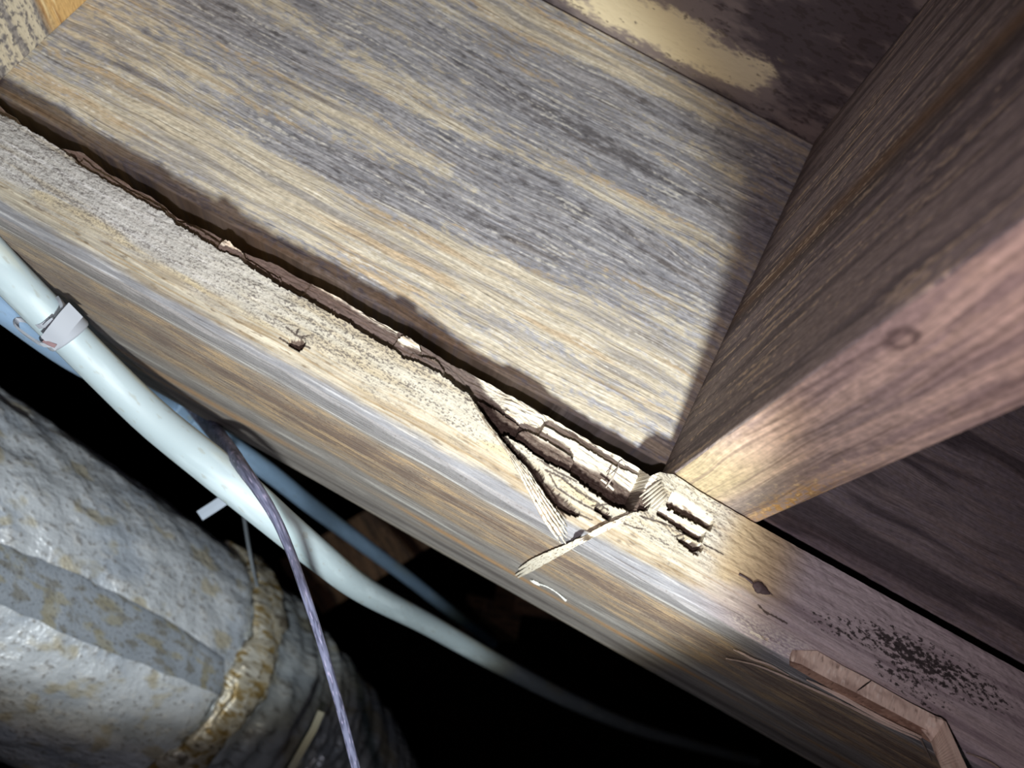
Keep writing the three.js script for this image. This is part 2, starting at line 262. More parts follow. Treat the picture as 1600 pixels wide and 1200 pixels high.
// the beam's unrolled skin: s runs down the face from S_TOP, round the arris and back along the underside
const sillTex = texture(2048, 854, (u, v) => {
  const x = SX0 + u * SXW, s = v * RW, front = s < S_FRONT;
  const y = front ? S_TOP - s : YB, z = front ? ZS : ZS - (s - S_FRONT);
  const wob = 0.0022 * noise(x * 6, s * 18) + 0.001 * noise(x * 22, s * 40), q = s + wob;
  const f1 = fbm(x * 9, q * 150, 3), f2 = fbm(x * 22, q * 480, 3), f3 = noise(x * 70, q * 1900), gr = fbm(x * 460, s * 1150, 3, 0.7), gb = fbm(x * 95 + 8, s * 380, 3, 0.6), bl = fbm(x * 45, s * 120, 3);
  let h = 0.5 + 0.2 * f2 + 0.12 * f3 + 0.2 * gb;
  if (front) {
    const yy = y - wob + 0.415 * (bulge(x, y) - 0.4 * bulgeAt(x, 2)), dmg = damage(x, y);
    const up = ss(-0.042, -0.030, yy + 0.007 * bl + 0.003 * f1), mid = ss(-0.050, -0.044, yy + 0.002 * bl), left = ss(-0.16, -0.30, x), right = ss(0.02, 0.07, x);
    // lower streaks: blue-grey, then tan fibres, then the crumbling grey crust
    setC([136, 137, 142]); mixC([176, 177, 180], ss(0.1, 0.6, f2)); mixC([92, 88, 90], ss(0.2, 0.6, f1) * 0.6);
    const tan = [lerp(184, 168, left), lerp(175, 161, left), lerp(156, 146, left)];
    mixC(tan, mid); if (mid > 0) { mixC([162, 146, 122], mid * ss(0.0, 0.45, f1) * 0.75); mixC([212, 204, 184], mid * ss(0.1, 0.45, f2) * 0.7); mixC([150, 126, 92], mid * ss(0.15, 0.45, noise(x * 26 + 3, q * 900) + 0.3 * gb) * 0.6); mixC([96, 82, 66], mid * ss(0.35, 0.7, gb + 0.4 * f2) * 0.6); }
    const crust = [lerp(188, 176, left), lerp(183, 174, left), lerp(168, 172, left)];
    mixC(crust, up * 0.9); mixC([214, 208, 190], up * ss(0, 0.5, gb) * 0.5 * (1 - left)); mixC([206, 204, 204], up * left * ss(0.05, 0.45, f2 + 0.3 * gb) * 0.6); mixC([196, 172, 118], up * ss(0.1, 0.4, fbm(x * 14 + 3, q * 110, 3)) * ss(-0.022, -0.034, yy) * 0.45); mixC([168, 148, 112], up * ss(0.1, 0.5, f1) * 0.35);
    mixC([70, 64, 62], (0.25 + 0.75 * up) * ss(0.04, 0.46, gr * 0.85 + 0.4 * gb + 0.25 * f1 + 0.06 * left - right * 0.1) * (0.55 + 0.18 * (1 - left)));
    if (right > 0) {
      mixC([190, 177, 182], right * 0.82); mixC([138, 125, 131], right * ss(0, 0.5, f1) * 0.6);
      let m = 0; for (const b of mould) m += b[4] * gauss(x, y, b[0], b[1], b[2], b[3]);
      mixC([50, 44, 44], ss(0.18, 0.36, m * 0.27 + 0.62 * fbm(x * 300, s * 520, 4, 0.65) + 0.15 * gb - 0.02) * ss(0.04, 0.3, m) * 0.9);
      const patch = gauss(x, y, mouldPatch[0], mouldPatch[1], 0.021, 0.0055); if (patch > 0.05) { mixC([206, 200, 192], ss(0.05, 0.4, patch) * ss(-0.25, 0.3, gr) * 0.85); h += patch * 0.3 * gr; }
    }
    const ground = ss(0.03, 0.045, x) * ss(0.085, 0.06, x) * up; mixC([184, 160, 116], ground * 0.6);
    h = lerp(h, 0.5 + 0.45 * gr + 0.2 * gb, up * 0.85 * (1 - 0.75 * ss(-0.01, 0.04, x)));
    if (dmg > 0.0006) {
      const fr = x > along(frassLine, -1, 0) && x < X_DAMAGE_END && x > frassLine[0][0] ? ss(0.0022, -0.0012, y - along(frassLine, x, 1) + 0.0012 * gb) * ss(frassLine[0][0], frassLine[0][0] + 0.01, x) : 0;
      setC([232, 226, 210]); mixC([206, 190, 158], ss(0.1, 0.6, f2) * 0.5); mixC([150, 126, 96], ss(0.3, 0.6, noise(x * 30, q * 1300) + 0.3 * gr) * 0.5);
      mixC([214, 190, 172], ss(-0.12, -0.22, x) * 0.5);
      let frassAndShade = fr; for (const p of PITS) if (p.shadeReach) { const a = Math.max(p.lo[0][0], p.hi[0][0]), b = Math.min(p.lo[p.lo.length - 1][0], p.hi[p.hi.length - 1][0]); if (x > a && x < b) { const lo = along(p.lo, x, 1), hi = along(p.hi, x, 1), q2 = (y - lo) / (hi - lo) + 0.18 * gb; if (y > lo && y < hi) frassAndShade = Math.max(frassAndShade, ss(p.shadeReach + 0.06, p.shadeReach - 0.06, q2)); } }
      mixC([66, 50, 43], frassAndShade * (0.85 + 0.3 * gr)); h = 0.5 + 0.3 * f2 + 0.3 * gr;  // frass colour, plus shade painted into the pits
    }
    const ck = crackDepth(x, y); if (ck > 0) { mixC([48, 38, 34], ck * 0.8); h -= ck * 0.4; }
  } else {
    const t = z + wob * 3;                                // bands across the underside
    const edge = ss(0.012, 0.022, t), blotch = ss(-0.004, 0.006, -t + 0.012) * ss(-0.078, -0.062, t), left = ss(-0.2, -0.36, x);
    setC([150, 146, 142]); mixC([190, 186, 178], ss(0.0, 0.6, f2) * 0.6); mixC([112, 106, 104], ss(0.05, 0.5, f1) * 0.6);
    mixC([160, 144, 126], blotch * 0.85); mixC([198, 170, 132], blotch * ss(-0.2, 0.4, bl * 0.8 + 0.6 * f1 + 0.25 * gr) * 0.8); mixC([116, 98, 88], blotch * ss(-0.1, 0.5, gr * 0.6 + 0.5 * f1 - bl * 0.3 + 0.5 * gauss(t, 0, -0.022, 0, 0.014, 1) - 0.1) * 0.75);
    mixC([226, 226, 220], gauss(t, 0, -0.089, 0, 0.0035, 1) * ss(-0.3, 0.3, noise(x * 14, 4)) * 0.75);
    mixC([204, 160, 112], gauss(t, 0, -0.113, 0, 0.007, 1) * ss(-0.4, 0.2, noise(x * 9, 9) + 0.3 * f2) * 0.85);
    mixC([196, 158, 112], gauss(t, 0, -0.135, 0, 0.004, 1) * ss(-0.1, 0.4, noise(x * 8, 19)) * 0.7);
    mixC([84, 78, 76], gauss(t, 0, -0.150, 0, 0.006, 1) * 0.55); mixC([204, 192, 172], ss(-0.172, -0.178, t) * 0.6);
    mixC([140, 140, 146], edge * 0.6); mixC([220, 220, 218], gauss(t, 0, 0.016, 0, 0.0022, 1) * ss(-0.5, 0.3, f2) * 0.8);
    mixC([128, 118, 110], left * 0.35);
    mixC([64, 56, 54], ss(0.25, 0.6, gr + 0.4 * gb) * 0.35);
  }
  mulC(0.94 + 0.10 * f3 + 0.10 * gr);
  return h;
});
// joist skin: v below 0 is the underside (across), above 0 the side face (up)
const JZ = 0.46, JV0 = -0.056, JVH = 0.332;
const kn = onPlane(1407, 530, 'y', 0), band = onPlane(1400, 230, 'x', 0).y;
const joistTex = texture(1536, 1100, (u, v) => {
  const z = u * JZ, t = JV0 + v * JVH, side = t > 0, y = t + 0.003 * noise(z * 7, t * 30) + 0.0012 * noise(z * 25, t * 70);
  const f1 = fbm(z * 7, y * 120, 3), f2 = fbm(z * 18, y * 380, 3), f3 = noise(z * 45, y * 1400), bl = fbm(z * 50, t * 150, 4, 0.6), gb = fbm(z * 200, t * 330, 3, 0.6);
  if (side) {
    setC([174, 160, 164]); mixC([116, 105, 112], ss(-0.15, 0.35, f1 + 0.4 * bl) * 0.85); mixC([156, 140, 128], ss(0.1, 0.6, f2) * 0.4);
    const low = ss(0.085, 0.02, t + 0.02 * f1); mixC([188, 173, 168], low * 0.75); mixC([126, 116, 120], low * ss(0, 0.4, f1) * 0.7);
    mixC([144, 112, 84], gauss(y, 0, band, 0, 0.009, 1) * 0.75); mixC([70, 58, 54], gauss(y, 0, band - 0.014, 0, 0.005, 1) * 0.5);
    const str = noise(z * 16, y * 330) + 0.5 * gb; mixC([232, 210, 186], ss(0.30, 0.56, str) * ss(0.0, 0.3, fbm(z * 5 + 3, t * 22, 2) + 0.2) * 0.9);
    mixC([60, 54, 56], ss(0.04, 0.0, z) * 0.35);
  } else {
    const a = -t;                                          // 0 at the left arris, W at the right
    setC([230, 200, 182]); mixC([180, 156, 150], ss(-0.05, 0.4, f1 + 0.3 * bl) * 0.75); mixC([222, 192, 168], ss(0.1, 0.5, bl) * 0.5);
    mixC([140, 128, 126], gauss(a, z, 0.026, 0.12, 0.010, 0.06) * ss(-0.3, 0.2, f1) * 0.6);
    const end = ss(0.12, 0.05, z); mixC([196, 180, 140], end * ss(0.038, 0.02, a) * 0.8); mixC([136, 130, 128], end * gauss(a, 0, 0.037, 0, 0.008, 1) * 0.7);
    mixC([212, 160, 78], gauss(a, z, 0.046, 0.07, 0.006, 0.035) * ss(-0.2, 0.2, gb + bl * 0.5) * 0.8);
    mixC([240, 214, 160], ss(0.34, 0.5, gb) * gauss(a, z, 0.043, 0.085, 0.008, 0.05) * 0.9);
    const r = Math.hypot((z - kn.z) * 1, (a - kn.x) * 1.6) + 0.003 * bl; mixC([96, 78, 74], (ss(0.009, 0.004, r) - 0.7 * ss(0.005, 0.002, r)) * 0.7);
    mixC([120, 100, 92], ss(0.2, 0.6, noise(z * 12, y * 500)) * 0.4);
  }
  mulC(0.92 + 0.1 * f3 + 0.14 * gb);
  return 0.5 + 0.22 * f2 + 0.14 * f3 + 0.22 * gb;
});
const joist2Tex = texture(512, 512, (u, v) => {            // u along the joist, v up its side (0 .. 0.28)
  const z = u * 0.46, y = v * 0.28 + 0.002 * noise(u * 6, v * 14), f1 = fbm(z * 9, y * 130, 3), f2 = fbm(z * 30, y * 420, 3), gb = fbm(z * 260, y * 420, 3, 0.6);
  setC([190, 180, 158]); mixC([120, 116, 116], ss(-0.1, 0.3, f1 + 0.5 * gb) * 0.8); mixC([82, 78, 80], ss(0.1, 0.4, gb + 0.3 * f1) * 0.6);
  const o = ss(0.064, 0.072, y + 0.004 * f1); mixC([206, 164, 100], o * 0.85); mixC([140, 100, 60], o * ss(0.1, 0.5, f1) * 0.7); mixC([238, 224, 180], o * ss(0.3, 0.5, f2) * 0.5);
  return 0.5 + 0.3 * f2 + 0.3 * gb;
});
const ceilXZ = (px, py) => { const p = onPlane(px, py, 'y', H); return [p.x, p.z]; };
const stain = [[930, 8, .04, .015, .6], [1130, 105, .02, .012, .6], [1060, 60, .035, .02, .9], [1000, 30, .04, .015, .5], [1180, 120, .02, .02, .7], [1350, 40, .04, .03, -.5], [1260, 170, .03, .02, -.5], [1150, 20, .03, .02, -.3]].map(([px, py, a, b, w]) => [...ceilXZ(px, py), a, b, w]);
const plyTex = texture(1024, 512, (u, v) => {              // x -0.34 .. 0.06, z -0.02 .. 0.18
  const x = -0.34 + u * 0.4, z = -0.02 + v * 0.2; let g = 0; for (const b of stain) g += b[4] * gauss(x, z, b[0], b[1], b[2], b[3]);
  const a = fbm(x * 30, z * 90, 4, 0.6), b = fbm(x * 120, z * 260, 3, 0.6), c = fbm(x * 12 + 4, z * 14, 3);
  setC([134, 122, 118]); mixC([84, 75, 78], ss(-0.2, 0.4, c * 0.7 + a * 0.6 - g * 0.6)); mixC([220, 206, 172], ss(0.1, 0.6, g + 0.5 * a + 0.3 * b - 0.15)); mixC([60, 50, 48], ss(0.25, 0.5, b + 0.4 * a - g * 0.3) * 0.5);
  return 0.5 + 0.4 * b;
});
const roughWood = texture(512, 256, (u, v) => { const f = fbm(u * 4, v * 40, 4), g = fbm(u * 30, v * 60, 3); setC([120, 92, 70]); mixC([74, 58, 48], ss(-0.2, 0.4, f)); mixC([150, 124, 98], ss(0.1, 0.5, g) * 0.4); return 0.5 + 0.3 * f; }, THREE.RepeatWrapping);
const soil = texture(256, 256, (u, v) => { const g = fbm(u * 24, v * 24, 4, 0.6); setC([70, 58, 48]); mixC([42, 34, 30], ss(-0.2, 0.4, g)); return 0.5 + 0.5 * g; }, THREE.RepeatWrapping);

const M = {
  rim: mat({ map: rimTex.map, bumpMap: rimTex.bump, bumpScale: 0.00045, roughness: 0.9 }),
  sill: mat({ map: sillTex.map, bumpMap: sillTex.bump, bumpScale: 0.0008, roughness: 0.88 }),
  joist: mat({ map: joistTex.map, bumpMap: joistTex.bump, bumpScale: 0.0007 }),
  joist2: mat({ map: joist2Tex.map, bumpMap: joist2Tex.bump, bumpScale: 0.0008 }),
  ply: mat({ map: plyTex.map, bumpMap: plyTex.bump, bumpScale: 0.0006, roughness: 0.92 }),
  wood: mat({ map: roughWood.map, bumpMap: roughWood.bump, bumpScale: 0.001 }),
  soil: mat({ map: soil.map, bumpMap: soil.bump, bumpScale: 0.01, roughness: 1 }),
};

// ---------------------------------------------------------------- the setting
function box(x0, x1, y0, y1, z0, z1, r = 0.002, k = 2) {
  const g = new RoundedBoxGeometry(x1 - x0, y1 - y0, z1 - z0, k, r); g.translate((x0 + x1) / 2, (y0 + y1) / 2, (z0 + z1) / 2); return g;
}
const planar = (g, k = 1) => mapUV(g, (x, y, z, nx, ny, nz) => (Math.abs(ny) > 0.7 ? [x * k, z * k] : Math.abs(nx) > 0.7 ? [z * k, y * k] : [x * k, y * k]));
struct('ceiling', mapUV(box(-1.6, 1.4, H + 0.0015, H + 0.02, -0.05, 1.3), (x, y, z) => [(x + 0.34) / 0.4, (z + 0.02) / 0.2]), M.ply);
struct('floor', planar(box(-3.6, 3.6, -1.1, -0.95, -5.2, 1.6), 1.5), M.soil);
struct('wall_back', planar(box(-3.6, 3.6, -0.95, 2.2, -5.2, -5.0), 1), M.soil);
struct('wall_left', planar(box(-3.75, -3.6, -0.95, 2.2, -5.0, 1.6), 1), M.soil);
struct('wall_right', planar(box(3.6, 3.75, -0.95, 2.2, -5.0, 1.6), 1), M.soil);
struct('wall_front', planar(box(-3.6, 3.6, -0.95, 2.2, 1.6, 1.75), 1), M.soil);
struct('upper_ceiling', planar(box(-3.6, 3.6, 2.2, 2.3, -5.0, 1.6), 1), M.wood);

// ---------------------------------------------------------------- rim board, joists
const rim = mesh('rim_board', mapUV(box(-1.5, 1.3, RIM_BOTTOM, H - 0.0015, -0.045, 0, 0.0015), (x, y) => [(x - RX0) / RXW, (y - RY0) / RYH]), M.rim);
tag(rim, 'wide weathered board on edge above the beam, grey mould streaks over tan grain', 'board');
const jUV = (g, x0) => mapUV(g, (x, y, z, nx, ny) => (ny < -0.75 ? [z / JZ, (-(x - x0) - JV0) / JVH] : [z / JZ, (y - JV0) / JVH]));
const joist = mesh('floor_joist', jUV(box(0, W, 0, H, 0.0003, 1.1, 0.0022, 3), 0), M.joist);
tag(joist, 'dark weathered floor joist coming toward the viewer at right, resting on the beam', 'joist');
const joistB = mesh('floor_joist', mapUV(box(XL - W, XL, 0, H, 0.0003, 1.1, 0.0022, 3), (x, y, z) => [z / 0.46, y / 0.28]), M.joist2);
tag(joistB, 'grey and amber floor joist at the far left corner of the weathered board', 'joist');

// ---------------------------------------------------------------- the damaged beam
const beam = thing('support_beam', 'long timber beam with its upper edge eaten open by termites below the joist', 'beam', V(0, -0.03, -0.08));
{
  const xs = [];
  for (let x = -1.5; x < -0.47; x += 0.02) xs.push(x);
  for (let x = -0.47; x < -0.13; x += 0.00055) xs.push(x);
  for (let x = -0.13; x < 0.05; x += 0.0004) xs.push(x);
  for (let x = 0.05; x < 0.24; x += 0.0008) xs.push(x);
  for (let x = 0.24; x <= 1.3; x += 0.02) xs.push(x);
  const rows = [];                                         // [kind, fraction]
  for (let k = 0; k <= 10; k++) rows.push(['top', k / 10]);
  for (let k = 1; k <= 88; k++) rows.push(['front', k / 88]);
  for (let k = 1; k <= 10; k++) rows.push(['arris', k / 10]);
  for (let k = 1; k <= 40; k++) rows.push(['under', k / 40]);
  rows.push(['back', 0.5], ['back', 1]);
  const R = 0.0045, cache = new Map();
  const ytop = xs.map((x) => topAt(x));
  const pt = (i, j) => {
    const x = xs[i], yt = ytop[i], [k, f] = rows[j];
    const wav = 0.0007 * noise(x * 25, 1.1) + 0.0004 * noise(x * 90, 6.6);
    if (k === 'top') { const d = damage(x, yt - 1e-4); return [x, yt, lerp(ZB, ZS + bulge(x, yt) - d, f), S_TOP - yt]; }
    if (k === 'front') { const g = Math.pow(f, 1.35), y = lerp(yt, YB + R, g), d = damage(x, y); const relief = 0.00045 * noise(x * 30, y * 260) + 0.0003 * fbm(x * 190, y * 380, 2) * ss(-0.045, -0.02, y) * 1.6; return [x, y, ZS + bulge(x, y) - d + relief, S_TOP - y]; }
    if (k === 'arris') { const a = f * Math.PI / 2, r = 0.0009 * noise(x * 40, f * 3 + 20); return [x, YB + R - (R + r) * Math.sin(a), ZS + bulge(x, YB) * (1 - f * 0.15) - R + (R + r) * Math.cos(a), S_FRONT - R + f * 2 * R]; }
    if (k === 'under') { const z = lerp(ZS - R + bulge(x, YB) * 0.85, ZB + 0.003, f); return [x, YB + 0.0006 * noise(x * 8, z * 150) + 0.0008 * gauss(z, 0, -0.089, 0, 0.005, 1) * -1, z, S_FRONT + ZS - z]; }
    return [x, k === 'back' && f < 1 ? YB + 0.003 : yt, ZB, S_FRONT + ZS - ZB];
  };
  const P = xs.map((_, i) => rows.map((_, j) => pt(i, j)));
  const g = gridGeo(rows.length, xs.length, (j, i) => V(P[i][j][0], P[i][j][1], P[i][j][2]), (j, i) => [(P[i][j][0] - SX0) / SXW, P[i][j][3] / RW]);
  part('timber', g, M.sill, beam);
}

// ---------------------------------------------------------------- splinters and strips torn from the beam (parts of it)
const freshTex = texture(512, 64, (u, v) => {               // u along the fibre
  const f = fbm(u * 5, v * 14, 3), g = noise(u * 60, v * 6), e = fbm(u * 30, v * 60, 3);
  setC([214, 208, 192]); mixC([190, 174, 146], ss(0.1, 0.5, f) * 0.5); mixC([92, 74, 60], ss(0.42, 0.62, noise(u * 110, v * 10) + 0.3 * e) * 0.6); mulC(0.95 + 0.08 * g);
  return 0.5 + 0.3 * f + 0.3 * e;
}, THREE.RepeatWrapping);
const dryTex = texture(512, 128, (u, v) => { const f = fbm(u * 8, v * 20, 3), e = fbm(u * 60, v * 30, 3); setC([214, 194, 178]); mixC([180, 158, 144], ss(-0.1, 0.4, f)); mixC([232, 220, 206], ss(0.25, 0.5, e) * 0.7); mixC([90, 70, 60], ss(0.4, 0.6, -e) * 0.5); return 0.5 + 0.3 * f + 0.3 * e; }, THREE.RepeatWrapping);
M.fresh = mat({ map: freshTex.map, bumpMap: freshTex.bump, bumpScale: 0.0006, roughness: 0.8 });
M.paleFresh = mat({ color: new THREE.Color(1.3, 1.3, 1.3), map: freshTex.map, roughness: 0.8 });
M.dry = mat({ map: dryTex.map, bumpMap: dryTex.bump, bumpScale: 0.0008 });
// one fibre of a splinter between two edges of the photograph's outline: edge(t) -> [point, point]
function fibre(edge, f0, f1, t0, t1, thick, n = 46, ragged = 0.0006) {
  const rings = [], k = rnd() * 50;
  for (let i = 0; i <= n; i++) {
    const t = lerp(t0, t1, i / n), [a, b] = edge(t), w = b.clone().sub(a), tip = Math.min(1, 0.25 + 6 * Math.min(i / n, 1 - i / n + 0.02)), L = w.length();
    const out = EYE.clone().sub(a).normalize();
    const j0 = ragged * noise(t * 40, k), j1 = ragged * noise(t * 40, k + 9), th = thick * (0.8 + 0.5 * noise(t * 25, k + 3));
    const c = a.clone().addScaledVector(w, (f0 + f1) / 2), h = (f1 - f0) / 2 * L * tip, d = w.clone().normalize();
    const p = (s, o) => c.clone().addScaledVector(d, s).addScaledVector(out, o + 0.0008 * noise(t * 18, k + 5));
    rings.push([p(-h + j0, -th / 2), p(-h * 0.9 + j0, th * 0.3), p(0, th / 2 + 0.0002), p(h * 0.9 + j1, th * 0.3), p(h + j1, -th / 2)]);
  }
  const g = loft(rings); return mapUV(g, (x, y, z) => [x * 14, (y * 3 + z) * 14]);
}
const lerpLine = (pts, t) => { const n = pts.length - 1, k = Math.min(n - 1, Math.floor(t * n)), f = t * n - k; return pts[k].map((q, i) => lerp(q, pts[k + 1][i], f)); };
{ // the long peeled splinter
  const Lf = [[735, 624, .004], [759, 662, .006], [790, 703, .008], [812, 742, .009], [831, 780, .008], [850, 815, .006], [876, 853, .004]];
  const Rt = [[741, 624, .005], [766, 661, .007], [796, 700, .009], [827, 736, .010], [855, 778, .009], [877, 808, .007], [900, 842, .005]];
  const edge = (t) => { const a = lerpLine(Lf, t), b = lerpLine(Rt, t); return [onFace(a[0], a[1], -0.001 - a[2]), onFace(b[0], b[1], -0.001 - b[2])]; };
  const G = [fibre(edge, 0.0, 0.20, 0, 0.985, .0016, 46, .0003), fibre(edge, 0.25, 0.44, 0.0, 1, .0016, 46, .0003), fibre(edge, 0.49, 0.64, 0.04, 0.975, .0016, 46, .0003), fibre(edge, 0.69, 0.82, 0.3, 0.95, .0014, 46, .0003), fibre(edge, 0.88, 1.0, 0.42, 0.91, .0012, 46, .0003), fibre(edge, 0.02, 0.86, 0.02, 0.93, .0004, 46, .0002)];
  const root = part('splinter', G[1], M.fresh, beam, 'long pale splinter peeled away from the eaten edge');
  for (const k of [0, 2, 3, 4]) subpart('fibre', G[k], M.fresh, beam, root);
  G[5].translate(0, 0, -0.0011); subpart('web', G[5], mat({ color: 0x8a7664 }), beam, root, 'darker web between the fibres');
}
{ // the shorter splinter that crosses it and points away from the beam
  const A = [[993, 798, .002], [950, 817, .004], [918, 834, .004], [888, 849, -1], [858, 861, -1], [830, 874, -1], [802, 891, -1]];
  const B = [[990, 806, .002], [965, 821, .004], [932, 837, .004], [902, 853, -1], [872, 870, -1], [842, 887, -1], [808, 906, -1]];
  const edge = (t) => { const a = lerpLine(A, t), b = lerpLine(B, t); const put = (q) => { const z = onFace(q[0], q[1], -Math.max(q[2], 0.003)), y = onPlane(q[0], q[1], 'y', YB - 0.0014); return z.lerp(y, q[2] < 0 ? ss(0, 1, clamp(-q[2] * 1.0)) : 0); };
    return [put(a), put(b)]; };
  const G = [fibre(edge, 0.36, 0.70, 0, 1, .0009, 60, .0004), fibre(edge, 0.0, 0.40, 0.05, 0.96, .0007, 60, .0007), fibre(edge, 0.64, 1.0, 0.08, 0.99, .0008, 60, .0004)];
  const root = part('splinter', G[0], M.paleFresh, beam, 'pale splinter sticking out across the longer one');
  for (const k of [1, 2]) subpart('fibre', G[k], M.paleFresh, beam, root);
}
{ // the comb of broken fibres where the damage ends under the joist
  const strands = [];
  for (let k = 0; k < 6; k++) {
    const a = onFace(999 + k * 2.6, 777 + k * 5.2, .002), b = onFace(1028 + k * 2.0, 754 + k * 5.0, -.0008), m = a.clone().lerp(b, 0.5).add(V(0, 0, 0.0012));
    strands.push(tubeGeo([a, m, b, onFace(1036 + k * 1.5, 747 + k * 5, .0012)], [.0003, .0008, .00075, .0004], { seg: 14, ring: 6, rough: (t) => 0.0001 * noise(t * 20, k) }));
  }
  const root = part('broken_fibre', strands[0], M.fresh, beam, 'one of a comb of short broken fibres');
  for (let k = 1; k < 6; k++) part('broken_fibre', strands[k], M.fresh, beam);
}
{ // two chips caught in the frass
  for (const [q, n] of [[[[938, 750], [950, 759], [951, 756], [940, 748]], 0], [[[949, 759], [958, 767], [960, 765], [951, 756]], 1]]) {
    const f = (dz) => q.map(([a, b]) => onFace(a, b, .010 - dz));
    part('wood_chip', loft([f(0), f(.0008)]), M.fresh, beam);
  }
}
{ // the torn arris at the right: a lifted strip that bends away at its end, and two hair-thin slivers
  const U = [[1238, 1016, .0005], [1277, 1017, .0015], [1320, 1042, .0025], [1361, 1063, .003], [1420, 1097, .004], [1478, 1127, .006]];
  const Cr = [[1236, 1033, .002], [1252, 1038, .003], [1300, 1064, .0035], [1341, 1084, .004], [1398, 1114, .005], [1456, 1145, .0065]];
  const Lo = [[1234, 1040, -.003], [1246, 1047, -.003], [1295, 1075, -.003], [1336, 1096, -.0025], [1396, 1127, -.002], [1458, 1163, 0]];
  const rings = [], under = [];
  for (let i = 0; i <= 40; i++) {
    const t = i / 40, a = lerpLine(U, t), c = lerpLine(Cr, t), l = lerpLine(Lo, t), j = (k) => 0.0004 * noise(t * 30, k);
    const u = onPlane(a[0], a[1], 'z', ZS + a[2] + j(1)), m = onPlane(c[0], c[1], 'z', ZS + c[2] + j(2)), w = onPlane(l[0], l[1], 'z', ZS + l[2] + j(3));
    rings.push([u, m, m.clone().add(V(0, .0004, -.002)), u.clone().add(V(0, 0, -.0025))]);
    under.push([m, w, w.clone().add(V(0, .0008, -.0016)), m.clone().add(V(0, .0008, -.002))]);
  }
  const root = part('lifted_strip', loft(rings), M.dry, beam, 'light brown strip lifted off the lower edge, bent away at its right end');
  subpart('lower_face', loft(under), mat({ map: dryTex.map, bumpMap: dryTex.bump, bumpScale: 0.0008, color: new THREE.Color(0.55, 0.42, 0.36) }), beam, root, 'browner lower face');
  const A = [[1448, 1118, .005], [1478, 1127, .008], [1492, 1158, .016], [1511, 1200, .026], [1530, 1245, .036]], B = [[1440, 1140, .005], [1459, 1163, .008], [1466, 1182, .016], [1477, 1206, .026], [1494, 1250, .036]];
  const arm = [];
  for (let i = 0; i <= 30; i++) { const t = i / 30, a = lerpLine(A, t), b = lerpLine(B, t), p = onPlane(a[0], a[1], 'z', ZS + a[2]), q = onPlane(b[0], b[1], 'z', ZS + b[2]), m = p.clone().lerp(q, 0.5).add(V(0, 0, .0006 + .0003 * noise(t * 14, 2))); arm.push([q, m, p, p.clone().add(V(-.001, .001, -.0016)), q.clone().add(V(-.001, .001, -.0016))]); }
  subpart('bent_end', loft(arm), M.dry, beam, root);
  const crack = [[1361, 1064], [1350, 1072], [1340, 1079]].map(([a, b]) => onPlane(a, b, 'z', ZS + .0042));
  subpart('crack', tubeGeo(crack, [.0002, .0004, .0002], { seg: 10, ring: 5 }), mat({ color: 0x241a16 }), beam, root);
  const sliver = (pts, r, seg = 60) => tubeGeo(pts, r, { seg, ring: 6, rough: (t, p) => 0.00012 * noise(t * 40, p) });
  const on = (px, py) => onPlane(px, py, 'y', YB - 0.0016);
  part('sliver', sliver([on(1135, 1029), on(1160, 1034), on(1189, 1042), on(1239, 1063), on(1302, 1091), on(1380, 1130), on(1440, 1157)], [.0005, .0004, .0005, .0005, .0006, .0007, .0005]), M.dry, beam, 'hair-thin sliver along the torn lower edge');
  part('sliver', sliver([on(1146, 1015), on(1160, 1021), on(1177, 1030), on(1205, 1040), on(1232, 1055)], [.0003, .0006, .0006, .0005, .0003]), M.dry, beam);
  part('sliver', sliver([on(1260, 1062), on(1310, 1086), on(1380, 1124), on(1440, 1152)], [.0004, .0012, .0012, .0006]), M.dry, beam);
  part('sliver', sliver([on(1437, 1152), on(1446, 1170), on(1456, 1190)], [.0005, .0004, .0002], 20), M.dry, beam);
  part('sliver', sliver([onFace(1510, 1176, -.0006), onFace(1545, 1190, -.0012), onFace(1575, 1210, -.0006)], [.0003, .0006, .0004], 20), M.dry, beam);
}

// ---------------------------------------------------------------- small things on the beam
{
  const a = onFace(1173, 919, -.0006), b = onFace(1203, 922, -.0006), c = a.clone().lerp(b, .52), husk = thing('dried_scrap', 'small dark shrivelled teardrop scrap stuck to the beam below the joist', 'scrap', c);
  const prof = []; for (let i = 0; i <= 20; i++) { const t = i / 20; prof.push(new THREE.Vector2(Math.max(0.00005, 0.0031 * Math.pow(Math.sin(Math.PI * Math.pow(t, 0.8)), 0.75) * (1 - 0.35 * t)), (t - 0.5) * 0.0098)); }
  const g = new THREE.LatheGeometry(prof, 20), p = g.attributes.position;
  for (let i = 0; i < p.count; i++) { const x = p.getX(i), y = p.getY(i), z = p.getZ(i), k = 1 + 0.25 * noise(Math.atan2(z, x) * 2.5 + 20, y * 500); p.setXYZ(i, x * k, y, z * k * 0.55); }
  g.computeVertexNormals();
  const dir = onFace(1206, 926).sub(onFace(1172, 905)).normalize();
  g.applyQuaternion(new THREE.Quaternion().setFromUnitVectors(V(0, 1, 0), dir)); g.translate(c.x, c.y, c.z + .0008);
  const dark = mat({ color: new THREE.Color(0x4a3d42), roughness: 0.7 });
  part('body', g, dark, husk);
  part('tail', tubeGeo([onFace(1155, 897, -.0006), onFace(1164, 902, -.0012), onFace(1176, 911, -.0014)], [.0006, .0004, .0007], { seg: 14, ring: 6 }), dark, husk);
  part('tail', tubeGeo([onFace(1196, 921, -.0012), onFace(1201, 925, -.0008), onFace(1207, 930, -.0005)], [.0008, .0004, .0001], { seg: 10, ring: 6 }), dark, husk);
}
